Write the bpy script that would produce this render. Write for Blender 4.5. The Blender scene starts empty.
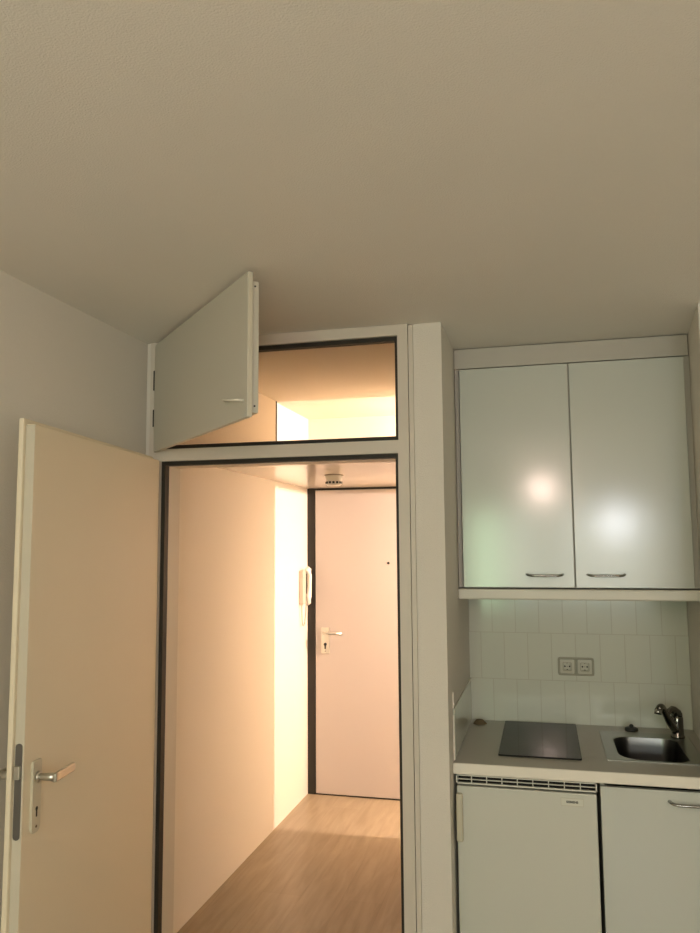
import bpy, bmesh, math, random
from mathutils import Vector, Matrix
random.seed(4)
sc = bpy.context.scene
COL = sc.collection
PI = math.pi

# ------------------------------------------------------------------ materials
def mat(name, col, rough=0.5, metal=0.0, bump=0.0, bscale=200.0, mottle=0.0, spec=0.5, coat=0.0, coat_rough=0.1, emit=None, estr=0.0):
    m = bpy.data.materials.new(name); m.use_nodes = True
    nt = m.node_tree; b = nt.nodes['Principled BSDF']
    b.inputs['Base Color'].default_value = (*col, 1)
    b.inputs['Roughness'].default_value = rough
    b.inputs['Metallic'].default_value = metal
    b.inputs['Specular IOR Level'].default_value = spec
    b.inputs['Coat Weight'].default_value = coat
    b.inputs['Coat Roughness'].default_value = coat_rough
    if emit:
        b.inputs['Emission Color'].default_value = (*emit, 1)
        b.inputs['Emission Strength'].default_value = estr
    tc = nt.nodes.new('ShaderNodeTexCoord')
    if bump:
        n = nt.nodes.new('ShaderNodeTexNoise'); n.inputs['Scale'].default_value = bscale
        n.inputs['Detail'].default_value = 3
        nt.links.new(tc.outputs['Object'], n.inputs['Vector'])
        bp = nt.nodes.new('ShaderNodeBump'); bp.inputs['Strength'].default_value = bump
        bp.inputs['Distance'].default_value = 0.004
        nt.links.new(n.outputs['Fac'], bp.inputs['Height']); nt.links.new(bp.outputs['Normal'], b.inputs['Normal'])
    n2 = nt.nodes.new('ShaderNodeTexNoise'); n2.inputs['Scale'].default_value = 3.0; n2.inputs['Detail'].default_value = 4
    nt.links.new(tc.outputs['Object'], n2.inputs['Vector'])
    mx = nt.nodes.new('ShaderNodeMixRGB'); mx.inputs['Color1'].default_value = (*col, 1)
    k = 1 - (mottle or 0.02)
    mx.inputs['Color2'].default_value = (col[0]*k, col[1]*k, col[2]*k, 1)
    nt.links.new(n2.outputs['Fac'], mx.inputs['Fac']); nt.links.new(mx.outputs['Color'], b.inputs['Base Color'])
    return m

M = {}
M['ceiling'] = mat('ceiling_plaster', (.79, .775, .735), .9, bump=.45, bscale=260, mottle=.04)
M['wall'] = mat('wall_plaster', (.72, .69, .63), .85, bump=.35, bscale=260, mottle=.03)
M['hall_wall'] = mat('hall_wall_plaster', (.77, .715, .62), .8, bump=.2, bscale=160, mottle=.02)
M['frame'] = mat('painted_steel_frame', (.635, .59, .52), .45, mottle=.02)
M['door'] = mat('painted_door', (.80, .72, .555), .5, bump=.05, bscale=300, mottle=.03)
M['hatch'] = mat('painted_hatch', (.58, .56, .49), .5, bump=.05, bscale=300, mottle=.02)
M['side_room'] = mat('side_room_plaster', (.55, .51, .44), .8)
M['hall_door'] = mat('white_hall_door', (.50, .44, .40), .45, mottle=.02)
M['seal'] = mat('rubber_seal_and_frame_shade', (.018, .014, .008), .6)  # rubber seals, and the painted shade on the far door frame
M['dark'] = mat('dark_gap', (.012, .012, .010), .7)
M['edge'] = mat('white_door_edge', (.82, .79, .72), .45)
M['lining'] = mat('jamb_lining_paint', (.62, .56, .46), .5)
M['leaf_edge'] = mat('painted_leaf_edge', (.60, .56, .46), .5)
M['gloss_white'] = mat('gloss_laminate', (.56, .59, .55), .15, spec=.6, bump=.03, bscale=25, mottle=.01)
M['fridge'] = mat('white_enamel', (.60, .615, .56), .3, bump=.03, bscale=400, mottle=.01)
M['carcass'] = mat('cabinet_board', (.48, .46, .41), .5)
M['worktop'] = mat('worktop_laminate', (.41, .39, .34), .38, mottle=.05)
M['worktop_edge'] = mat('worktop_edge_band', (.84, .81, .73), .35)
M['shelf'] = mat('shelf_board', (.68, .665, .59), .4)
M['chrome'] = mat('chrome', (.38, .38, .36), .15, metal=1)
M['dark_chrome'] = mat('faucet_metal', (.20, .19, .17), .16, metal=1)
M['steel'] = mat('brushed_steel', (.38, .38, .34), .34, metal=1, mottle=.08)
M['bowl'] = mat('sink_steel', (.13, .13, .125), .28, metal=1, mottle=.1)
M['nickel'] = mat('satin_nickel', (.62, .60, .54), .30, metal=1)
M['lockplate'] = mat('grey_lock_faceplate', (.16, .15, .14), .4, metal=.6)
M['glass_black'] = mat('black_ceramic_glass', (.014, .015, .013), .08, spec=.08)
M['black'] = mat('black_plastic', (.02, .02, .018), .45)
M['plastic'] = mat('white_plastic', (.80, .76, .68), .4)
M['phone'] = mat('aged_phone_plastic', (.56, .47, .38), .5)
M['beige'] = mat('beige_plastic', (.60, .56, .44), .45)
M['socket'] = mat('socket_plastic', (.52, .51, .42), .4)
M['frame_and_well_shade'] = mat('socket_frame_and_well_shade', (.36, .35, .27), .4)  # frame plastic, also used as painted shade in the wells
M['grille'] = mat('white_grille', (.74, .74, .68), .4)
M['brown'] = mat('brown_lump', (.14, .10, .05), .7, bump=.5, bscale=90)
M['badge'] = mat('badge_plate', (.66, .67, .60), .35)
M['loft_board'] = mat('gloss_loft_board', (.80, .73, .64), .16, spec=.6)
M['loft_front'] = mat('loft_side_board', (.62, .54, .41), .7, mottle=.1)
M['loft_ceiling'] = mat('loft_ceiling_plaster', (.67, .62, .52), .8, bump=.3, bscale=160)
M['bulb'] = mat('warm_bulb', (.9, .8, .7), .5, emit=(1, .78, .60), estr=20)
M['shade'] = mat('opal_glass_shade', (.9, .8, .7), .4, emit=(1, .74, .64), estr=70)
M['cloth_shade'] = mat('fill_lamp_shade', (.8, .72, .6), .8, emit=(1, .87, .71), estr=17.5)  # glow of the added fill lamp

def wood_floor():
    m = bpy.data.materials.new('laminate_floor'); m.use_nodes = True
    nt = m.node_tree; b = nt.nodes['Principled BSDF']; L = nt.links
    tc = nt.nodes.new('ShaderNodeTexCoord')
    mp = nt.nodes.new('ShaderNodeMapping'); mp.inputs['Rotation'].default_value = (0, 0, PI/2)
    L.new(tc.outputs['Object'], mp.inputs['Vector'])
    br = nt.nodes.new('ShaderNodeTexBrick'); br.inputs['Scale'].default_value = 1
    br.inputs['Brick Width'].default_value = 1.2; br.inputs['Row Height'].default_value = .19
    br.inputs['Mortar Size'].default_value = .0012; br.offset = .37
    br.inputs['Color1'].default_value = (.33, .26, .175, 1); br.inputs['Color2'].default_value = (.305, .24, .16, 1)
    br.inputs['Mortar'].default_value = (.27, .21, .14, 1)
    L.new(mp.outputs['Vector'], br.inputs['Vector'])
    m2 = nt.nodes.new('ShaderNodeMapping'); m2.inputs['Scale'].default_value = (14, 1.6, 1)
    L.new(tc.outputs['Object'], m2.inputs['Vector'])
    n = nt.nodes.new('ShaderNodeTexNoise'); n.inputs['Scale'].default_value = 2.2; n.inputs['Detail'].default_value = 7
    n.inputs['Distortion'].default_value = .6
    L.new(m2.outputs['Vector'], n.inputs['Vector'])
    cr = nt.nodes.new('ShaderNodeValToRGB'); cr.color_ramp.elements[0].position = .3; cr.color_ramp.elements[1].position = .7
    cr.color_ramp.elements[0].color = (.80, .78, .74, 1); cr.color_ramp.elements[1].color = (1.08, 1.08, 1.08, 1)
    L.new(n.outputs['Fac'], cr.inputs['Fac'])
    mx = nt.nodes.new('ShaderNodeMixRGB'); mx.blend_type = 'MULTIPLY'; mx.inputs['Fac'].default_value = 1
    L.new(br.outputs['Color'], mx.inputs['Color1']); L.new(cr.outputs['Color'], mx.inputs['Color2'])
    L.new(mx.outputs['Color'], b.inputs['Base Color'])
    b.inputs['Roughness'].default_value = .38
    return m
M['floor'] = wood_floor()

def tile_mat():
    m = bpy.data.materials.new('white_wall_tiles'); m.use_nodes = True
    nt = m.node_tree; b = nt.nodes['Principled BSDF']; L = nt.links
    tc = nt.nodes.new('ShaderNodeTexCoord'); sp = nt.nodes.new('ShaderNodeSeparateXYZ')
    L.new(tc.outputs['Object'], sp.inputs['Vector'])
    ad = nt.nodes.new('ShaderNodeMath'); ad.operation = 'ADD'            # x + y so the side return is tiled too
    L.new(sp.outputs['X'], ad.inputs[0]); L.new(sp.outputs['Y'], ad.inputs[1])
    cb = nt.nodes.new('ShaderNodeCombineXYZ'); L.new(ad.outputs[0], cb.inputs['X']); L.new(sp.outputs['Z'], cb.inputs['Y'])
    mp = nt.nodes.new('ShaderNodeMapping')
    mp.inputs['Location'].default_value = (-(3.45 - .233) - .006, -1.042 + .196*6, 0)
    L.new(cb.outputs[0], mp.inputs['Vector'])
    br = nt.nodes.new('ShaderNodeTexBrick'); br.inputs['Scale'].default_value = 1
    br.inputs['Brick Width'].default_value = .0985; br.inputs['Row Height'].default_value = .196
    br.inputs['Mortar Size'].default_value = .0016; br.inputs['Mortar Smooth'].default_value = .4; br.offset = .5
    br.inputs['Color1'].default_value = (.62, .64, .56, 1); br.inputs['Color2'].default_value = (.60, .63, .55, 1)
    br.inputs['Mortar'].default_value = (.52, .52, .44, 1)
    L.new(mp.outputs['Vector'], br.inputs['Vector']); L.new(br.outputs['Color'], b.inputs['Base Color'])
    inv = nt.nodes.new('ShaderNodeMath'); inv.operation = 'SUBTRACT'; inv.inputs[0].default_value = 1
    L.new(br.outputs['Fac'], inv.inputs[1])
    n = nt.nodes.new('ShaderNodeTexNoise'); n.inputs['Scale'].default_value = 14
    L.new(tc.outputs['Object'], n.inputs['Vector'])
    mu = nt.nodes.new('ShaderNodeMath'); mu.operation = 'MULTIPLY_ADD'; mu.inputs[1].default_value = .5
    L.new(n.outputs['Fac'], mu.inputs[0]); L.new(inv.outputs[0], mu.inputs[2])
    bp = nt.nodes.new('ShaderNodeBump'); bp.inputs['Strength'].default_value = .35; bp.inputs['Distance'].default_value = .002
    L.new(mu.outputs[0], bp.inputs['Height']); L.new(bp.outputs['Normal'], b.inputs['Normal'])
    b.inputs['Roughness'].default_value = .12
    return m
M['tile'] = tile_mat()

# ------------------------------------------------------------------ helpers
def link(name, bm, m, parent=None, loc=None, smooth=False):
    me = bpy.data.meshes.new(name)
    bmesh.ops.recalc_face_normals(bm, faces=bm.faces)
    if loc: bmesh.ops.translate(bm, verts=bm.verts, vec=-Vector(loc))
    bm.to_mesh(me); bm.free()
    ms = m if isinstance(m, (list, tuple)) else [m]
    for x in ms: me.materials.append(M[x])
    if smooth:
        for p in me.polygons: p.use_smooth = True
    o = bpy.data.objects.new(name, me); COL.objects.link(o)
    if parent: o.parent = parent
    if loc: o.location = loc
    return o

def tag(o, label, cat, group=None, kind=None):
    o['label'] = label
    o['category'] = cat
    if group: o['group'] = group
    if kind: o['kind'] = kind
    return o

def empty(name, loc, rz=0.0):
    o = bpy.data.objects.new(name, None); COL.objects.link(o)
    o.empty_display_size = .1
    o.location = loc; o.rotation_euler = (0, 0, rz)
    return o

def add_box(bm, x0, x1, y0, y1, z0, z1, bev=0.0, seg=2, mi=0):
    t = bmesh.new()
    vs = [t.verts.new(p) for p in ((x0,y0,z0),(x1,y0,z0),(x1,y1,z0),(x0,y1,z0),(x0,y0,z1),(x1,y0,z1),(x1,y1,z1),(x0,y1,z1))]
    for f in ((0,3,2,1),(4,5,6,7),(0,1,5,4),(1,2,6,5),(2,3,7,6),(3,0,4,7)): t.faces.new([vs[i] for i in f])
    if bev:
        bmesh.ops.bevel(t, geom=t.edges[:], offset=bev, segments=seg, profile=.5, affect='EDGES')
    merge(bm, t, mi)

def merge(bm, t, mi=0):
    t.verts.index_update()
    mp = [bm.verts.new(v.co) for v in t.verts]
    for f in t.faces:
        try:
            nf = bm.faces.new([mp[v.index] for v in f.verts]); nf.material_index = mi; nf.smooth = f.smooth
        except ValueError: pass
    t.free()

def add_prism(bm, pts, z0, z1, bev=0.0, mi=0, mtx=None):
    t = bmesh.new()
    a = [t.verts.new((x, y, z0)) for x, y in pts]; b = [t.verts.new((x, y, z1)) for x, y in pts]
    n = len(pts)
    t.faces.new(a[::-1]); t.faces.new(b)
    for i in range(n): t.faces.new([a[i], a[(i+1) % n], b[(i+1) % n], b[i]])
    if bev: bmesh.ops.bevel(t, geom=[e for e in t.edges if abs(e.verts[0].co.z-e.verts[1].co.z) < 1e-6], offset=bev, segments=2, affect='EDGES')
    if mtx: bmesh.ops.transform(t, matrix=mtx, verts=t.verts)
    merge(bm, t, mi)

def add_tube(bm, pts, r, n=14, flat=1.0, caps=True, up=Vector((0, 0, 1))):
    """swept tube; r scalar or list; flat squashes it along `up`"""
    pts = [Vector(p) for p in pts]; rs = r if isinstance(r, (list, tuple)) else [r]*len(pts)
    rings = []
    for i, p in enumerate(pts):
        d = (pts[min(i+1, len(pts)-1)] - pts[max(i-1, 0)]).normalized()
        u = up if abs(d.dot(up)) < .95 else Vector((0, 1, 0))
        s = d.cross(u).normalized(); u2 = s.cross(d).normalized()
        rings.append([bm.verts.new(p + s*math.cos(2*PI*k/n)*rs[i] + u2*math.sin(2*PI*k/n)*rs[i]*flat) for k in range(n)])
    for a, b in zip(rings, rings[1:]):
        for k in range(n):
            f = bm.faces.new([a[k], a[(k+1) % n], b[(k+1) % n], b[k]]); f.smooth = True
    if caps: bm.faces.new(rings[0][::-1]); bm.faces.new(rings[-1])

def add_lathe(bm, prof, c=(0, 0, 0), n=32, mtx=None):
    t = bmesh.new(); rings = []
    for r, z in prof:
        if r < 1e-5: rings.append([t.verts.new((0, 0, z))])
        else: rings.append([t.verts.new((r*math.cos(2*PI*k/n), r*math.sin(2*PI*k/n), z)) for k in range(n)])
    for a, b in zip(rings, rings[1:]):
        for k in range(n):
            k2 = (k+1) % n
            if len(a) == 1 and len(b) == 1: continue
            if len(a) == 1: f = t.faces.new([a[0], b[k2], b[k]])
            elif len(b) == 1: f = t.faces.new([a[k], a[k2], b[0]])
            else: f = t.faces.new([a[k], a[k2], b[k2], b[k]])
            f.smooth = True
    if mtx: bmesh.ops.transform(t, matrix=mtx, verts=t.verts)
    bmesh.ops.translate(t, verts=t.verts, vec=Vector(c))
    merge(bm, t)

def box(name, x0, x1, y0, y1, z0, z1, m, parent=None, bev=0.0, loc=None, seg=2):
    bm = bmesh.new(); add_box(bm, x0, x1, y0, y1, z0, z1, bev, seg)
    return link(name, bm, m, parent, loc)

def wpart(name, bm, m, root, **k):
    """part given in world coordinates under an unrotated empty"""
    bmesh.ops.translate(bm, verts=bm.verts, vec=-root.location)
    return link(name, bm, m, root, **k)

def bx(*a, **k):
    bm = bmesh.new(); add_box(bm, *a, **k); return bm

def rounded(x0, x1, y0, y1, r, n=6):
    """r = (bl, br, tr, tl)"""
    out = []
    for cx, cy, rr, a0 in ((x0, y0, r[0], PI), (x1, y0, r[1], 1.5*PI), (x1, y1, r[2], 0), (x0, y1, r[3], .5*PI)):
        ccx = cx + (rr if cx == x0 else -rr); ccy = cy + (rr if cy == y0 else -rr)
        for k in range(n+1):
            a = a0 + .5*PI*k/n; out.append((ccx + rr*math.cos(a), ccy + rr*math.sin(a)))
    return out

def bezier_path(p0, p1, p2, p3, n=10):
    P = [Vector(p) for p in (p0, p1, p2, p3)]
    return [P[0]*(1-t)**3 + P[1]*3*t*(1-t)**2 + P[2]*3*t*t*(1-t) + P[3]*t**3 for t in (i/n for i in range(n+1))]

STEM = Matrix.Rotation(PI/2, 4, 'X')       # local z -> world -y

# ------------------------------------------------------------------ the room shell
H = 2.40
XL, XR, YB, YF = -1.47, 2.10, -2.30, 2.67
def st(name, bm, m, label, cat): return tag(link(name, bm, m), label, cat, kind='structure')

st('floor', bx(-1.75, 2.3, -2.5, 5.25, -.10, 0), 'floor', 'light wood laminate floor running out into the hallway', 'floor')
st('ceiling', bx(-1.60, 2.3, -2.42, 2.79, H, H+.12), 'ceiling', 'textured off-white plaster ceiling of the room', 'ceiling')
st('ceiling_kitchen_niche', bx(-.42, .68, 2.79, 3.57, H, H+.12), 'ceiling', 'strip of ceiling above the kitchen niche', 'ceiling')
st('wall_left', bx(XL-.10, XL, YB, YF, 0, H), 'wall', 'plain off-white wall left of the open door', 'wall')
bm = bmesh.new(); add_box(bm, -.428, -.328, YF, 3.57, 0, H)
st('wall_pier', bm, 'wall', 'narrow white pier between doorway and kitchen niche', 'wall')
bm = bmesh.new(); add_prism(bm, [(.515, 2.67), (2.1, 2.67), (2.1, 3.57), (.565, 3.57), (.565, 3.45), (.552, 3.07)], 0, H)
st('wall_right_of_niche', bm, 'wall', 'off-white wall at the right edge beside the kitchen niche', 'wall')
st('wall_niche_back', bx(-.328, .565, 3.46, 3.57, 0, H), 'wall', 'back wall of the kitchen niche behind the cabinets', 'wall')
st('wall_right', bx(XR, XR+.1, YB, YF, 0, H), 'wall', 'plain wall on the right side of the room', 'wall')
# rear wall with window opening (behind the camera)
WX0, WX1, WZ0, WZ1 = -.80, 1.15, .85, 2.06
bm = bmesh.new()
add_box(bm, XL-.1, WX0, YB-.12, YB, 0, H); add_box(bm, WX1, XR+.1, YB-.12, YB, 0, H)
add_box(bm, WX0, WX1, YB-.12, YB, 0, WZ0); add_box(bm, WX0, WX1, YB-.12, YB, WZ1, H)
st('wall_rear', bm, 'wall', 'rear wall holding the room window', 'wall')
w = empty('window_1', ((WX0+WX1)/2, YB-.06, WZ0)); tag(w, 'white framed window in the rear wall, seen as glow in the cabinet doors', 'window', kind='structure')
bm = bmesh.new()
for a in ((WX0, WX0+.06, WZ0, WZ1), (WX1-.06, WX1, WZ0, WZ1), (WX0+.06, WX1-.06, WZ0, WZ0+.06), (WX0+.06, WX1-.06, WZ1-.06, WZ1), (-.02, .10, WZ0+.06, WZ1-.06)):
    add_box(bm, a[0], a[1], YB-.10, YB-.03, a[2], a[3], .004)
wpart('window_frame', bm, 'frame', w)

# hallway and storage loft beyond the doorway
HX, HR, HY, HC, SL = -1.547, -.47, 5.05, 2.48, 2.000
YE = 4.40                                   # near edge of the side opening that lets the lamp light in
st('wall_hall_left', bx(HX-.1, HX, 2.79, HY+.1, 0, HC), 'hall_wall', 'hallway wall on the left, brightly lit near the handset', 'wall')
st('wall_hall_right', bx(HR, HR+.1, 2.79, YE, 0, HC), 'hall_wall', 'hallway partition on the right behind the door frame', 'wall')
bm = bmesh.new(); add_box(bm, HX, 1.35, HY, HY+.1, 0, HC)
st('wall_hall_end', bm, 'hall_wall', 'end wall of the hallway around the far white door', 'wall')
st('ceiling_loft', bx(HX-.1, 1.35, 2.79, HY+.1, HC, HC+.1), 'loft_ceiling', 'ceiling inside the storage space above the hallway', 'ceiling')
st('ceiling_hall', bx(HX, HR, 2.79, HY, SL, SL+.012), 'loft_board', 'glossy pale board forming the low hallway ceiling', 'ceiling')
st('wall_bathroom_right', bx(1.25, 1.35, 3.58, HY, 0, HC), 'side_room', 'far side wall of the side room off the hallway', 'wall')
st('wall_bathroom_front', bx(HR+.1, 1.25, 3.58, 3.66, 0, HC), 'side_room', 'near wall of the side room off the hallway', 'wall')
st('trim_1', bx(HR, HR+.1, YE, HY, 1.955, SL+.012), 'frame', 'lintel over the side opening at the far right of the hallway', 'lintel')
bm = bmesh.new(); add_box(bm, XL-.1, -1.4475, 2.672, 2.79, 0, HC); add_box(bm, HX, -1.4475, 2.70, 2.79, 0, HC)
add_box(bm, -1.4475, -.428, 2.672, 2.79, 2.402, HC)
st('wall_doorway', bm, 'wall', 'sliver of wall around the steel door frame', 'wall')
tag(link('side_board', bx(HX+.002, HX+.016, 2.80, YE-.068, SL+.014, HC-.002), 'loft_front'), 'brownish board lining the left side of the storage space above the hallway', 'board')
tag(link('gap_shade_strip', bx(HX+.002, HX+.020, YE-.067, YE-.055, SL+.014, HC-.003), 'dark'), 'thin dark upright strip painting the shaded gap at the bright edge inside the overhead storage space', 'strip')  # dark strip stands for the shade in a gap

# ------------------------------------------------------------------ steel door frame with overhead opening
fr = empty('door_frame', (-.95, 2.67, 0)); tag(fr, 'grey-white steel frame around the doorway with storage opening above', 'door frame', kind='structure')
fr.name = 'trim_2'
OX0, OX1, OZ = -1.400, -.485, 1.938
bm = bmesh.new()
FY0, FY1 = 2.655, 2.79
TX0, TX1, TZ0, TZ1 = -1.418, -.483, 1.984, 2.360
add_box(bm, -1.447, OX0, FY0, 2.70, 0, OZ)                 # left stile face
add_box(bm, OX1, -.446, FY0, 2.70, 0, OZ)                  # right stile
add_box(bm, -1.447, -.446, FY0, 2.70, OZ, TZ0)             # transom
add_box(bm, -1.447, TX0, FY0, 2.70, TZ0, TZ1); add_box(bm, TX1, -.446, FY0, 2.70, TZ0, TZ1)
add_box(bm, -1.447, -.446, FY0, 2.70, TZ1, 2.399)
wpart('frame_face', bm, 'frame', fr)
bm = bmesh.new()
g = .016
add_box(bm, -1.447, OX0+g, 2.70, FY1, 0, OZ-g); add_box(bm, OX1-g, -.446, 2.70, FY1, 0, OZ-g)
add_box(bm, -1.447, -.446, 2.70, FY1, OZ-g, TZ0+g)
add_box(bm, -1.447, TX0, 2.70, FY1, TZ0+g, TZ1+.006); add_box(bm, TX1+.004, -.446, 2.70, FY1, TZ0+g, TZ1+.006)
add_box(bm, -1.447, -.446, 2.70, FY1, TZ1+.006, 2.399)
wpart('jamb_lining', bm, 'lining', fr)
def seal(x0, x1, z0, z1, bottom, nm):
    bm = bmesh.new(); s = .0155
    add_box(bm, x0, x0+s, 2.668, 2.699, z0, z1); add_box(bm, x1-s+.004, x1, 2.668, 2.699, z0, z1)
    add_box(bm, x0+s, x1-s+.004, 2.668, 2.699, z1-s, z1)
    if bottom: add_box(bm, x0+s, x1-s+.004, 2.668, 2.699, z0, z0+s)
    wpart(nm, bm, 'seal', fr)
seal(OX0, OX1, 0, OZ, False, 'doorway_seal'); seal(TX0, TX1, TZ0, TZ1, True, 'hatch_seal')
bm = bmesh.new(); add_box(bm, -.444, -.4285, 2.660, 2.70, 0, 2.395)
wpart('cover_strip', bm, 'frame', fr)

# ------------------------------------------------------------------ open room door (hinged left, swung into the room)
ang = math.atan2(.117, .911)
d1 = empty('door_1', (-1.398, 2.648, 0), ang)             # local -y runs from hinge to free edge, +x is the visible face
tag(d1, 'open beige-white room door with lever handle at the left', 'door', kind='structure')
Ld = .908
bm = bmesh.new()
add_box(bm, -.025, 0, -Ld, -.004, .008, 1.940, .0015, 1)
add_box(bm, -.039, -.025, -Ld-.013, -.002, .008, 1.955, .003, 2)
leaf = link('door_leaf', bm, 'door', d1)
bm = bmesh.new(); add_box(bm, -.0245, -.0003, -Ld-.0007, -Ld+.0003, .010, 1.938)
link('edge_band', bm, 'leaf_edge', d1)
bm = bmesh.new(); add_prism(bm, rounded(-.0222, -.0042, .893, 1.127, (.009,)*4), 0, .0016, mtx=Matrix.Translation((0, -Ld-.0007, 0)) @ Matrix.Rotation(PI/2, 4, 'X'))
fp = link('lock_faceplate', bm, 'lockplate', d1)
bm = bmesh.new()
add_box(bm, -.0205, -.006, -Ld-.012, -Ld-.0015, 1.041, 1.074, .002)
link('latch_bolt', bm, 'nickel', fp)
def lever(root, side, x, y, z, ydir, length=.098, nm='door_handle', m='nickel'):
    """lever handle: neck leaves the face along +-x, grip runs along y"""
    bm = bmesh.new()
    a = Vector((x, y, z)); s = side
    add_tube(bm, [a, a+Vector((s*.012, 0, 0)), a+Vector((s*.030, 0, 0)), a+Vector((s*.050, 0, 0))], [.0095, .0085, .010, .0115], 18)
    x0, x1 = sorted((x+s*.044, x+s*.056)); y0, y1 = sorted((y-ydir*.010, y+ydir*length))
    add_box(bm, x0, x1, y0, y1, z-.0115, z+.0115, .004, 3)
    h = link(nm, bm, m, root)
    bm = bmesh.new(); t = Matrix.Translation((x, y, z)) @ Matrix.Rotation(s*PI/2, 4, 'Y')
    add_lathe(bm, [(0, 0), (.0145, 0), (.0145, .006), (.012, .008), (0, .008)], n=24, mtx=t)
    link('collar', bm, m, h)
    return h
hy = -Ld+.057
for s, fx in ((1, 0.0), (-1, -.039)):
    bm = bmesh.new()
    mt = Matrix.Translation((fx if s > 0 else fx-.007, 0, 0)) @ Matrix(((0, 0, 1, 0), (1, 0, 0, 0), (0, 1, 0, 0), (0, 0, 0, 1)))
    add_prism(bm, rounded(hy-.021, hy+.021, .893, 1.072, (.012, .012, .004, .004)), 0, .007, .0015, mtx=mt)
    pl = link('handle_plate', bm, 'beige' if s > 0 else 'nickel', d1)
    xk = fx + s*.0072
    bm = bmesh.new()
    add_box(bm, min(xk, xk+s*.0008), max(xk, xk+s*.0008), hy-.003, hy+.003, .932, .949)
    add_tube(bm, [(xk, hy, .952), (xk+s*.0008, hy, .952)], .0055, 14)
    link('keyhole', bm, 'dark', pl)
    bm = bmesh.new(); add_tube(bm, [(xk, hy, .908), (xk+s*.001, hy, .908)], .0035, 12)
    link('screw', bm, 'brown', pl)
    lever(d1, s, fx+s*.007, hy, 1.031, 1)
for z in (.25, 1.72):
    bm = bmesh.new(); add_tube(bm, [(-.030, .004, z), (-.030, .004, z+.09)], .007, 14)
    link('hinge', bm, 'edge', d1)

# ------------------------------------------------------------------ open hatch over the doorway
u = Vector((.641, -.666, 0)).normalized()
hd = empty('storage_hatch_door', (-1.422, 2.640, 1.970), math.atan2(u.y, u.x))
tag(hd, 'pale square storage hatch standing open above the doorway', 'cupboard door')
Lh = .924
bm = bmesh.new(); add_box(bm, 0, Lh, 0, .016, .002, .415, .002, 2)
add_box(bm, .012, Lh-.014, .016, .040, .017, .394, .001, 1)
link('door_leaf', bm, 'hatch', hd)
bm = bmesh.new(); add_box(bm, Lh-.0003, Lh+.0007, .0015, .0145, .004, .413)
link('edge_band', bm, 'leaf_edge', hd)
bm = bmesh.new()
add_tube(bm, [(.795, .001, .068), (.797, -.018, .067), (.805, -.023, .066), (.885, -.023, .053), (.893, -.018, .052), (.895, .001, .052)], .0048, 10, flat=.8)
link('pull_handle', bm, 'plastic', hd)
for z0, z1 in ((.100, .165), (.240, .316)):
    bm = bmesh.new(); add_tube(bm, [(-.004, .002, z0), (-.004, .002, z1)], .0055, 12)
    link('hinge', bm, 'dark', hd)
for z in (.036, .380):
    bm = bmesh.new(); add_tube(bm, [(Lh-.016, .028, z), (Lh-.0135, .028, z)], .003, 10)
    link('screw', bm, 'dark', hd)

# ------------------------------------------------------------------ far hallway door
d2 = empty('door_2', (-1.05, 5.03, 0)); tag(d2, 'closed white entrance door at the end of the hallway', 'door', kind='structure')
DX0, DX1, DZ = -1.487, -.60, 1.984
wpart('door_leaf', bx(DX0, DX1, 5.012, 5.045, .010, DZ, bev=.002), 'hall_door', d2)
bm = bmesh.new()
add_box(bm, HX+.001, DX0-.006, 5.022, 5.048, 0, SL-.002); add_box(bm, DX0-.004, DX1+.04, 5.022, 5.048, DZ+.003, SL-.002)
add_box(bm, DX1+.004, DX1+.04, 5.022, 5.048, 0, DZ+.003); add_box(bm, DX0-.004, DX1+.004, 5.024, 5.048, .0, .009)
wpart('shaded_frame', bm, 'seal', d2)  # steel frame with its shade put into the dark colour
bm = bmesh.new(); add_prism(bm, rounded(-1.447, -1.391, .906, 1.074, (.004,)*4), 0, .008, mtx=Matrix.Translation((0, 5.012, 0)) @ Matrix.Rotation(PI/2, 4, 'X'))
pl = wpart('handle_plate', bm, 'nickel', d2)
bm = bmesh.new()
a = Vector((-1.419, 5.004, 1.040))
add_tube(bm, [a, a+Vector((0, -.03, 0))] + bezier_path(a+Vector((0, -.04, 0)), a+Vector((0, -.050, 0)), a+Vector((.004, -.052, 0)), a+Vector((.018, -.052, 0)), 5) + [a+Vector((.125, -.052, 0))], .0095, 14)
wpart('door_handle', bm, 'nickel', d2)
bm = bmesh.new(); t = Matrix.Translation((-1.419, 5.004, .965)) @ STEM
add_lathe(bm, [(0, 0), (.010, 0), (.010, .006), (0, .006)], n=20, mtx=t); add_box(bm, -1.4235, -1.4145, 4.9995, 5.004, .935, .962)
add_box(bm, -1.4215, -1.4165, 4.9995, 5.004, .918, .923)
wpart('lock_cylinder', bm, 'black', d2)
bm = bmesh.new(); t = Matrix.Translation((-.989, 5.012, 1.497)) @ STEM
add_lathe(bm, [(0, 0), (.008, 0), (.008, .003), (.004, .004), (0, .004)], n=20, mtx=t)
wpart('peephole', bm, 'black', d2)

# ------------------------------------------------------------------ intercom handset on the hallway wall
ic = empty('intercom_phone', (HX, 4.87, 1.10)); tag(ic, 'white wall intercom handset with looped cord beside the far door', 'intercom')
wpart('wall_base', bx(HX+.0005, HX+.032, 4.83, 4.905, 1.235, 1.455, bev=.006), 'phone', ic)
bm = bmesh.new()
pts = [(HX+.032, 4.900, 1.468), (HX+.044, 4.900, 1.455), (HX+.050, 4.900, 1.420), (HX+.052, 4.900, 1.350), (HX+.048, 4.900, 1.28), (HX+.042, 4.900, 1.248), (HX+.032, 4.900, 1.235)]
add_tube(bm, pts, [.016, .021, .017, .014, .017, .021, .016], 14)
wpart('handset', bm, 'plastic', ic)
bm = bmesh.new()
pts = bezier_path((HX+.016, 4.85, 1.236), (HX+.016, 4.835, 1.05), (HX+.018, 4.915, 1.05), (HX+.030, 4.90, 1.240), 18)
add_tube(bm, pts, .0045, 8)
wpart('cord', bm, 'phone', ic)
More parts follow.
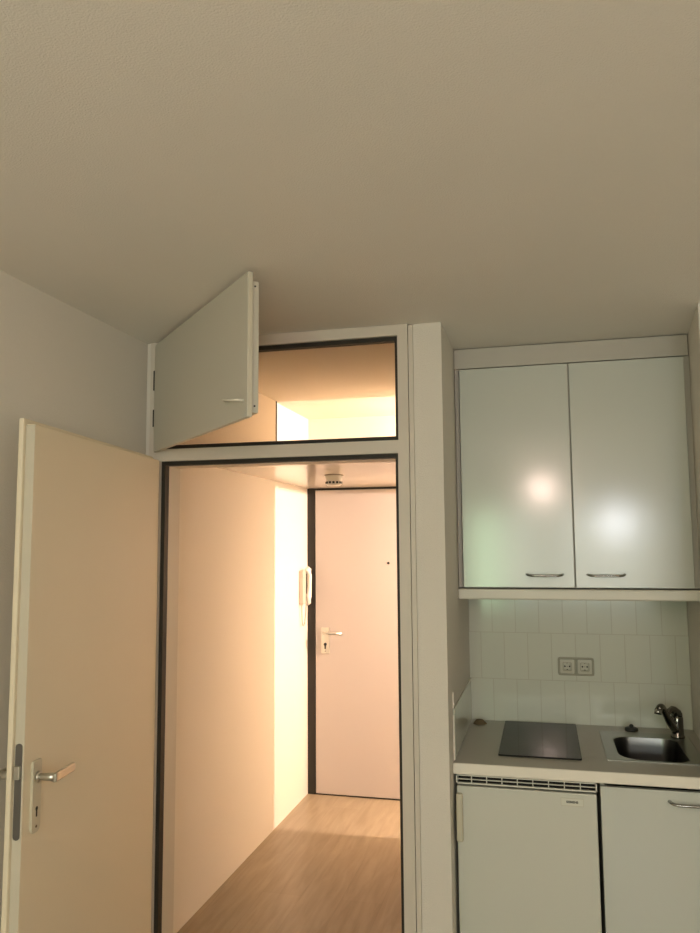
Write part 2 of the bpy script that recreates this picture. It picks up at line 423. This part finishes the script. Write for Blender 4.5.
bm = bmesh.new(); add_box(bm, HX+.031, HX+.038, 4.890, 4.909, 1.30, 1.43)
wpart('cradle', bm, 'seal', ic)

sd = empty('smoke_detector', (-1.11, 4.10, SL)); tag(sd, 'small round white smoke detector under the hallway ceiling', 'smoke detector')
bm = bmesh.new(); add_lathe(bm, [(0, 0), (.050, 0), (.050, -.008), (.047, -.012), (.044, -.048), (.036, -.058), (0, -.060)], c=(-1.11, 4.10, SL-.0005), n=36)
wpart('housing', bm, 'plastic', sd)
bm = bmesh.new()
for k in range(14):
    a = 2*PI*k/14; c = Vector((-1.11+.0445*math.cos(a), 4.10+.0445*math.sin(a), SL-.042))
    t = bmesh.new(); add_box(t, -.003, .003, -.006, .006, -.006, .006)
    bmesh.ops.transform(t, matrix=Matrix.Translation(c) @ Matrix.Rotation(a, 4, 'Z'), verts=t.verts); merge(bm, t)
wpart('smoke_slots', bm, 'black', sd)
bm = bmesh.new(); add_tube(bm, [(-1.11, 4.10, SL-.0005), (-1.11, 4.10, SL-.0025)], .0525, 36)
wpart('mounting_ring', bm, 'brown', sd)

# ------------------------------------------------------------------ kitchen: wall cabinet
wc = empty('wall_cabinet', (.11, 3.07, 1.45)); tag(wc, 'wide glossy white two-door cabinet hung above the worktop', 'cabinet')
bm = bmesh.new(); add_box(bm, -.308, .530, 3.072, 3.455, 1.450, 2.312)
wpart('carcass', bm, 'carcass', wc)
bm = bmesh.new(); add_box(bm, -.326, .548, 3.066, 3.08, 2.317, 2.396); add_box(bm, -.326, -.311, 3.078, 3.092, 1.450, 2.317); add_box(bm, .533, .552, 3.078, 3.092, 1.450, 2.317)
wpart('filler_panel', bm, 'carcass', wc)
def bow(x0, x1, y, z, drop=.024, m='chrome'):
    bm = bmesh.new()
    pts = bezier_path((x0, y, z+.004), (x0+.004, y-drop*.8, z+.002), (x0+.012, y-drop, z), (x0+.026, y-drop, z), 6) \
        + bezier_path((x1-.026, y-drop, z), (x1-.012, y-drop, z), (x1-.004, y-drop*.8, z+.002), (x1, y, z+.004), 6)
    add_tube(bm, pts, .0065, 12, flat=.75)
    return bm
for x0, x1, hx0, hx1 in ((-.306, .1095, -.064, .066), (.1145, .528, .158, .288)):
    dr = wpart('door', bx(x0, x1, 3.050, 3.070, 1.452, 2.310, bev=.0015), 'gloss_white', wc)
    b2 = bow(hx0, hx1, 3.0505, 1.497); bmesh.ops.translate(b2, verts=b2.verts, vec=-wc.location)
    h = link('handle', b2, 'chrome', dr)

sh = link('shelf_board', bx(-.3275, .553, 3.040, 3.449, 1.406, 1.446, bev=.006), 'shelf')
tag(sh, 'pale board running directly under the wall cabinet', 'shelf')

# tiles
st('trim_backsplash', bx(-.327, .563, 3.450, 3.460, .866, 1.405), 'tile', 'white tiled splashback above the worktop', 'tiled splashback')
st('trim_side_tiles', bx(-.3275, -.3215, 2.80, 3.449, .8675, 1.042), 'tile', 'single row of white tiles on the left side of the niche', 'tiled wall')
for k, (z0, z1) in enumerate(((.868, 1.020), (1.052, 1.095))):
    pass
es = link('edge_profile', bx(-.3275, -.323, 2.790, 2.799, .868, 1.020, bev=.001), 'edge'); tag(es, 'thin white upright profile ending the side tiles at the worktop front', 'trim')
es = link('wall_clip', bx(-.3275, -.323, 2.790, 2.797, 1.045, 1.098, bev=.001), 'edge'); tag(es, 'short white strip on the niche wall just above the side tiles', 'strip')

# double socket
so = empty('power_outlet', (.1165, 3.45, 1.103)); tag(so, 'grey-beige double wall socket in the tiled splashback', 'socket')
bm = bmesh.new(); add_prism(bm, rounded(.043, .190, 1.065, 1.141, (.012,)*4), 0, .0035, mtx=Matrix.Translation((0, 3.4495, 0)) @ Matrix.Rotation(PI/2, 4, 'X'))
for x0, x1, z0, z1 in ((.045, .188, 1.133, 1.139), (.045, .188, 1.067, 1.073), (.045, .051, 1.073, 1.133), (.182, .188, 1.073, 1.133), (.1145, .1185, 1.073, 1.133)):
    add_box(bm, x0, x1, 3.441, 3.4462, z0, z1, .0012, 1)
wpart('frame', bm, 'frame_and_well_shade', so)
for cx in (.081, .152):
    bm = bmesh.new()
    sq = rounded(cx-.0285, cx+.0285, 1.0745, 1.1315, (.006,)*4, 6); n_ = len(sq)
    def lp_(pts, y): return [bm.verts.new((x, y, z)) for x, z in pts]
    angs = [math.atan2(z-1.103, x-cx) for x, z in sq]
    circ = lambda r: [(cx+r*math.cos(a), 1.103+r*math.sin(a)) for a in angs]
    loops = [lp_(sq, 3.4459), lp_(sq, 3.4385), lp_(circ(.0235), 3.4375), lp_(circ(.0205), 3.4370), lp_(circ(.0190), 3.4375), lp_(circ(.0182), 3.4456)]
    for A, B in zip(loops, loops[1:]):
        for i in range(n_): bm.faces.new([A[i], A[(i+1) % n_], B[(i+1) % n_], B[i]]).material_index = int(A is loops[2] or A is loops[4])  # darker well ring and wall carry painted shading
    bm.faces.new(loops[-1])
    s1 = wpart('socket_insert', bm, ('socket', 'frame_and_well_shade'), so)
    bm = bmesh.new()
    for dx, dz, r in ((-.0095, 0, .0034), (.0095, 0, .0034), (0, -.0145, .0034), (0, .0145, .0026), (0, 0, .0014)):
        add_tube(bm, [(cx+dx, 3.4440, 1.103+dz), (cx+dx, 3.4455, 1.103+dz)], r, 10)
    bmesh.ops.translate(bm, verts=bm.verts, vec=-so.location)
    link('contact_hole', bm, 'black', s1)

# ------------------------------------------------------------------ worktop with sink cut-out
CY, CZ0, CZ1 = 2.766, .830, .866
BX0, BX1, BY0, BY1 = .236, .468, 2.930, 3.262
bm = bmesh.new()
HX0, HX1, HY0, HY1 = BX0-.008, BX1+.008, BY0-.008, BY1+.008
add_box(bm, -.327, HX0, CY+.006, 3.449, CZ0, CZ1); add_box(bm, HX1, .520, CY+.006, 3.449, CZ0, CZ1)
add_box(bm, HX0, HX1, CY+.006, HY0, CZ0, CZ1); add_box(bm, HX0, HX1, HY1, 3.449, CZ0, CZ1)
add_prism(bm, [(.520, 2.772), (.520, 3.449), (.564, 3.449), (.551, 3.07), (.520, 2.80)], CZ0, CZ1)
wt = link('worktop', bm, 'worktop'); tag(wt, 'grey-beige kitchen worktop carrying hob and sink', 'worktop')
bm = bmesh.new(); add_box(bm, -.327, .515, CY-.004, CY+.006, CZ0, CZ1+.0005, .003, 2)
link('front_edge', bm, 'worktop_edge', wt)

# hob
hb = empty('hob', (-.036, 3.155, CZ1)); tag(hb, 'black glass hob set in the worktop left of the sink', 'hob')
bm = bmesh.new(); add_prism(bm, rounded(-.180, .107, 2.889, 3.427, (.004,)*4), CZ1+.0005, CZ1+.006, .001)
wpart('glass_top', bm, 'glass_black', hb)

# sink
sk = empty('sink', (.352, 3.10, CZ1)); tag(sk, 'small stainless steel sink with dark rounded bowl', 'sink')
inner = rounded(BX0, BX1, BY0, BY1, (.085, .045, .055, .065), 8)
ocx, ocy = .352, 3.10
SX0, SX1, SY0, SY1 = .192, .521, 2.912, 3.343
def proj(p):
    dx, dy = p[0]-ocx, p[1]-ocy
    k = min(((SX1-ocx) if dx > 0 else (ocx-SX0))/max(abs(dx), 1e-6), ((SY1-ocy) if dy > 0 else (ocy-SY0))/max(abs(dy), 1e-6))
    return (ocx+dx*k, ocy+dy*k)
outer = [proj(p) for p in inner]
for cxy in ((SX0, SY0), (SX1, SY0), (SX1, SY1), (SX0, SY1)):     # snap nearest to the corners
    i = min(range(len(outer)), key=lambda k: (outer[k][0]-cxy[0])**2+(outer[k][1]-cxy[1])**2); outer[i] = cxy
bm = bmesh.new()
def ring(pts, z): return [bm.verts.new((x, y, z)) for x, y in pts]
def shrink(pts, d):
    out = []
    for x, y in pts:
        v = Vector((x-ocx, y-ocy)); out.append((ocx+v.x*(1-d), ocy+v.y*(1-d)))
    return out
R0 = ring(outer, CZ1+.0005); R1 = ring(outer, CZ1+.0030); R2 = ring(shrink(outer, .03), CZ1+.0042); R3 = ring(shrink(inner, -.05), CZ1+.0036); R4 = ring(inner, CZ1+.0022)
for A, B in ((R0, R1), (R1, R2), (R2, R3), (R3, R4)):
    for i in range(len(A)): bm.faces.new([A[i], A[(i+1) % len(A)], B[(i+1) % len(A)], B[i]])
wpart('drainer_plate', bm, 'steel', sk)
bm = bmesh.new()
prev = ring(inner, CZ1+.0022)
for d, z in ((.01, -.006), (.03, -.03), (.06, -.10), (.10, -.125), (.20, -.138), (.80, -.144)):
    cur = ring(shrink(inner, d), CZ1+z)
    for i in range(len(cur)):
        f = bm.faces.new([prev[i], prev[(i+1) % len(cur)], cur[(i+1) % len(cur)], cur[i]]); f.smooth = True
    prev = cur
bm.faces.new(prev)
bowl = wpart('bowl', bm, 'bowl', sk)
bm = bmesh.new(); add_lathe(bm, [(0, .001), (.018, .001), (.026, .003), (.030, .002), (.032, 0)], c=(ocx-sk.location.x, ocy-sk.location.y, -.144+.0005), n=28)
link('drain', bm, 'chrome', bowl)

kn = empty('plug_knob', (.320, 3.375, CZ1)); tag(kn, 'small black plug knob on the worktop behind the sink', 'knob')
bm = bmesh.new(); add_lathe(bm, [(0, 0), (.024, 0), (.026, .004), (.025, .012), (.018, .015), (0, .015)], c=(.320, 3.375, CZ1+.0005), n=26)
wpart('base', bm, 'black', kn)
bm = bmesh.new(); add_lathe(bm, [(.008, 0), (.009, .006), (.005, .011), (0, .012)], c=(.320, 3.375, CZ1+.0155), n=18)
wpart('grip', bm, 'black', kn)

# faucet
fx, fy, fz = .480, 3.288, CZ1+.0045
fa = empty('faucet', (fx, fy, fz)); tag(fa, 'dark chrome mixer tap with raised spout behind the sink bowl', 'tap')
bm = bmesh.new(); add_lathe(bm, [(0, 0), (.026, 0), (.026, .006), (.0235, .010), (.0225, .05), (.0225, .074), (.020, .080), (0, .081)], c=(fx, fy, fz), n=30)
wpart('body', bm, 'dark_chrome', fa)
bm = bmesh.new()
p = bezier_path((fx-.008, fy-.012, fz+.026), (fx-.04, fy-.055, fz+.075), (fx-.055, fy-.090, fz+.112), (fx-.063, fy-.108, fz+.127), 10)
p += bezier_path((fx-.067, fy-.116, fz+.133), (fx-.072, fy-.127, fz+.139), (fx-.080, fy-.140, fz+.138), (fx-.084, fy-.146, fz+.128), 6)
add_tube(bm, p, [.0145]*5 + [.0125]*(len(p)-5), 16)
spout = wpart('spout', bm, 'dark_chrome', fa)
bm = bmesh.new(); e = Vector((fx-.085, fy-.147, fz+.127)) - fa.location
add_tube(bm, [e+Vector((.0005, .0005, .004)), e+Vector((-.0025, -.003, -.014))], .0135, 16)
link('aerator', bm, 'chrome', spout)
bm = bmesh.new()
add_tube(bm, bezier_path((fx, fy, fz+.078), (fx+.002, fy-.002, fz+.108), (fx-.020, fy-.012, fz+.112), (fx-.034, fy-.028, fz+.100), 8) + [(fx-.040, fy-.036, fz+.086), (fx-.042, fy-.040, fz+.070)], [.021]*3 + [.017]*3 + [.012]*3 + [.009, .007], 14, flat=.8)
wpart('lever', bm, 'dark_chrome', fa)
bm = bmesh.new(); add_tube(bm, [(fx-.006, fy-.016, fz+.060), (fx-.008, fy-.0225, fz+.060)], .006, 14)
wpart('indicator', bm, 'chrome', fa)

lp = empty('putty_lump', (-.283, 3.375, CZ1)); lp.name = 'stopper_cap'
tag(lp, 'small brown faceted cap lying in the back left corner of the worktop', 'cap')
bm = bmesh.new(); add_lathe(bm, [(0, 0), (.029, 0), (.029, .003), (.015, .017), (.0, .018)], c=(-.283, 3.375, CZ1+.0005), n=7)
for f in bm.faces: f.smooth = False
wpart('cap', bm, 'brown', lp)

# ------------------------------------------------------------------ fridge
rf = empty('fridge', (-.085, 3.05, 0)); tag(rf, 'small white built-under fridge with top vent grille', 'fridge')
wpart('body', bx(-.318, .147, 2.812, 3.36, .03, .828, bev=.003), 'fridge', rf)
dr = wpart('door', bx(-.316, .145, 2.766, 2.806, .11, .791, bev=.004), 'fridge', rf)
bm = bmesh.new()
add_box(bm, -.318, .147, 2.768, 2.776, .8245, .8275); add_box(bm, -.318, .147, 2.768, 2.776, .798, .802)
add_box(bm, -.318, .147, 2.770, 2.776, .8120, .8142)
for k in range(1, 9):
    x = -.318 + k*(.465-.003)/9; add_box(bm, x, x+.0028, 2.770, 2.778, .802, .8245)
add_box(bm, -.318, -.314, 2.768, 2.811, .798, .8275); add_box(bm, .143, .147, 2.768, 2.811, .798, .8275)
wpart('vent_grille', bm, 'grille', rf)
wpart('vent_backing', bx(-.317, .146, 2.8105, 2.8119, .792, .8275), 'dark', rf)
bm = bmesh.new()
hp = [(-.306, 2.7655, .770), (-.306, 2.738, .764), (-.306, 2.732, .74), (-.306, 2.732, .645), (-.306, 2.738, .619), (-.306, 2.7655, .612)]
add_box(bm, -.317, -.295, 2.744, 2.7655, .612, .770, .005, 3)
h = wpart('handle', bm, 'beige', dr) if False else link('handle', (bmesh.ops.translate(bm, verts=bm.verts, vec=-rf.location), bm)[1], 'beige', dr)
bm = bmesh.new(); add_box(bm, -.3015, -.2985, 2.7432, 2.746, .625, .757)
bmesh.ops.translate(bm, verts=bm.verts, vec=-rf.location); link('groove', bm, 'socket', h)
bm = bmesh.new(); add_box(bm, .030, .102, 2.7640, 2.7665, .751, .775, .001)
bmesh.ops.translate(bm, verts=bm.verts, vec=-rf.location); bd = link('badge', bm, 'badge', dr)
bm = bmesh.new()
for a in ((.030, .102, .7745, .7755), (.030, .102, .7505, .7515), (.0295, .0307, .7505, .7755), (.1013, .1025, .7505, .7755)):
    add_box(bm, a[0], a[1], 2.7634, 2.7642, a[2], a[3])
bmesh.ops.translate(bm, verts=bm.verts, vec=-rf.location); bo = link('badge_outline', bm, 'socket', dr)
cu = bpy.data.curves.new('badge_lettering', 'FONT'); cu.body = 'SIEMENS'; cu.size = .0098; cu.extrude = .0003; cu.align_x = 'CENTER'; cu.align_y = 'CENTER'; cu.space_character = 1.05; cu.offset = .0004
to = bpy.data.objects.new('badge_text_source', cu); COL.objects.link(to)
bpy.context.view_layer.update()
me = bpy.data.meshes.new_from_object(to.evaluated_get(bpy.context.evaluated_depsgraph_get()))
bpy.data.objects.remove(to); me.materials.clear(); me.materials.append(M['black'])
tx = bpy.data.objects.new('badge_lettering', me); COL.objects.link(tx); tx.parent = dr
tx.rotation_euler = (PI/2, 0, 0); tx.location = Vector((.066, 2.7636, .763)) - rf.location

# base cabinet right of the fridge
bc = empty('base_cabinet', (.355, 3.05, 0)); tag(bc, 'white sink base cabinet right of the fridge with metal bow handle', 'cabinet')
bm = bmesh.new()
add_box(bm, .158, .172, 2.79, 3.40, .10, .829); add_box(bm, .500, .512, 2.79, 3.40, .10, .829)
add_box(bm, .172, .500, 3.385, 3.40, .10, .829); add_box(bm, .172, .500, 2.79, 3.385, .10, .115); add_box(bm, .172, .500, 2.85, 3.385, 0, .10)
wpart('carcass', bm, 'carcass', bc)
dr = wpart('door', bx(.1575, .511, 2.768, 2.787, .115, .8185, bev=.0015), 'gloss_white', bc)
b2 = bow(.370, .500, 2.7685, .782); bmesh.ops.translate(b2, verts=b2.verts, vec=-bc.location)
link('handle', b2, 'chrome', dr)

# ------------------------------------------------------------------ lamps and added fill lights (behind the camera / inside the side room)
pe = empty('pendant_lamp', (0, -.60, H)); tag(pe, 'opal globe pendant lamp, its warm reflection seen in the wall cabinet', 'lamp')
bm = bmesh.new(); add_lathe(bm, [(0, 0), (.05, 0), (.05, -.015), (.02, -.03), (0, -.03)], c=(0, -.60, H-.0005), n=28); wpart('ceiling_rose', bm, 'plastic', pe)
bm = bmesh.new(); add_tube(bm, [(0, -.60, H-.03), (0, -.60, 2.16)], .003, 8); wpart('flex', bm, 'plastic', pe)
bm = bmesh.new(); add_lathe(bm, [(.0, .09)] + [(.09*math.sin(a), .09*math.cos(a)) for a in [PI*k/16 for k in range(1, 16)]] + [(0, -.09)], c=(0, -.60, 2.075), n=32)
wpart('globe_shade', bm, 'shade', pe)

def area(name, loc, rot, sx, sy, e, col, parent=None):
    l = bpy.data.lights.new(name, 'AREA'); l.shape = 'RECTANGLE'; l.size = sx; l.size_y = sy; l.energy = e; l.color = col
    o = bpy.data.objects.new(name, l); COL.objects.link(o); o.location = loc; o.rotation_euler = rot
    return o
def point(name, loc, e, col, r=.04):
    l = bpy.data.lights.new(name, 'POINT'); l.energy = e; l.color = col; l.shadow_soft_size = r
    o = bpy.data.objects.new(name, l); COL.objects.link(o); o.location = loc
    return o
point('side_room_lamp', (.45, 4.425, 1.948), 205, (1, .785, .66), .015)
point('loft_fill', (.30, 4.425, 2.20), 18, (1, .73, .54), .02)  # unseen second lamp, added to light the overhead space
area('window_daylight', ((WX0+WX1)/2+.2, YB-.20, (WZ0+WZ1)/2), (PI/2, 0, 0), WX1-WX0-.4, WZ1-WZ0, 30, (.97, 1, .90))
area('garden_daylight', (WX0+.14, YB-.20, (WZ0+WZ1)/2-.05), (PI/2, 0, 0), .38, WZ1-WZ0-.1, 17, (.68, 1, .62))
point('white_glow_light', (.80, YB-.75, 1.84), 36, (.88, .90, 1), .17)  # unseen, added outside the window for the white glow in the doors
fl = empty('fill_lamp', (1.50, -1.2, 0)); tag(fl, 'added fill lamp with pale drum shade, unseen behind the viewpoint', 'lamp')  # unseen lamp, added to even out the room light
bm = bmesh.new(); add_lathe(bm, [(0, 0), (.14, 0), (.14, .012), (.03, .022), (0, .022)], c=(1.50, -1.2, .001), n=32); wpart('base', bm, 'steel', fl)
bm = bmesh.new(); add_tube(bm, [(1.50, -1.2, .02), (1.50, -1.2, 1.50)], .010, 12); wpart('pole', bm, 'steel', fl)
bm = bmesh.new(); add_lathe(bm, [(0, 0), (.15, 0), (.12, .22), (0, .22)], c=(1.50, -1.2, 1.38), n=36); wpart('shade', bm, 'cloth_shade', fl)

# dim evening sky outside the window
wd = bpy.data.worlds.new('World'); sc.world = wd; wd.use_nodes = True
wd.node_tree.nodes['Background'].inputs['Color'].default_value = (.45, .62, .45, 1)
wd.node_tree.nodes['Background'].inputs['Strength'].default_value = .4

# ------------------------------------------------------------------ camera
Y, P_, R_ = 0.24329308, 0.10040769, -0.00702182
cy, sy, cp, sp = math.cos(Y), math.sin(Y), math.cos(P_), math.sin(P_)
f = Vector((-sy*cp, cy*cp, sp)); rt = Vector((cy, sy, 0)); up = rt.cross(f)
r2 = rt*math.cos(R_) + up*math.sin(R_); u2 = -rt*math.sin(R_) + up*math.cos(R_)
cam = bpy.data.cameras.new('Camera'); co = bpy.data.objects.new('Camera', cam); COL.objects.link(co)
mtx = Matrix((r2, u2, -f)).transposed().to_4x4(); mtx.translation = (0, 0, 1.62); co.matrix_world = mtx
cam.sensor_fit = 'VERTICAL'; cam.sensor_height = 36; cam.lens = 36*773.285/933; cam.clip_start = .02
sc.camera = co
sc.view_settings.view_transform = 'Standard'; sc.view_settings.look = 'None'
sc.view_settings.gamma = 1; sc.view_settings.exposure = .17; sc.view_settings.use_curve_mapping = False
sc.cycles.use_denoising = True
sc.cycles.max_bounces = 12; sc.cycles.diffuse_bounces = 8
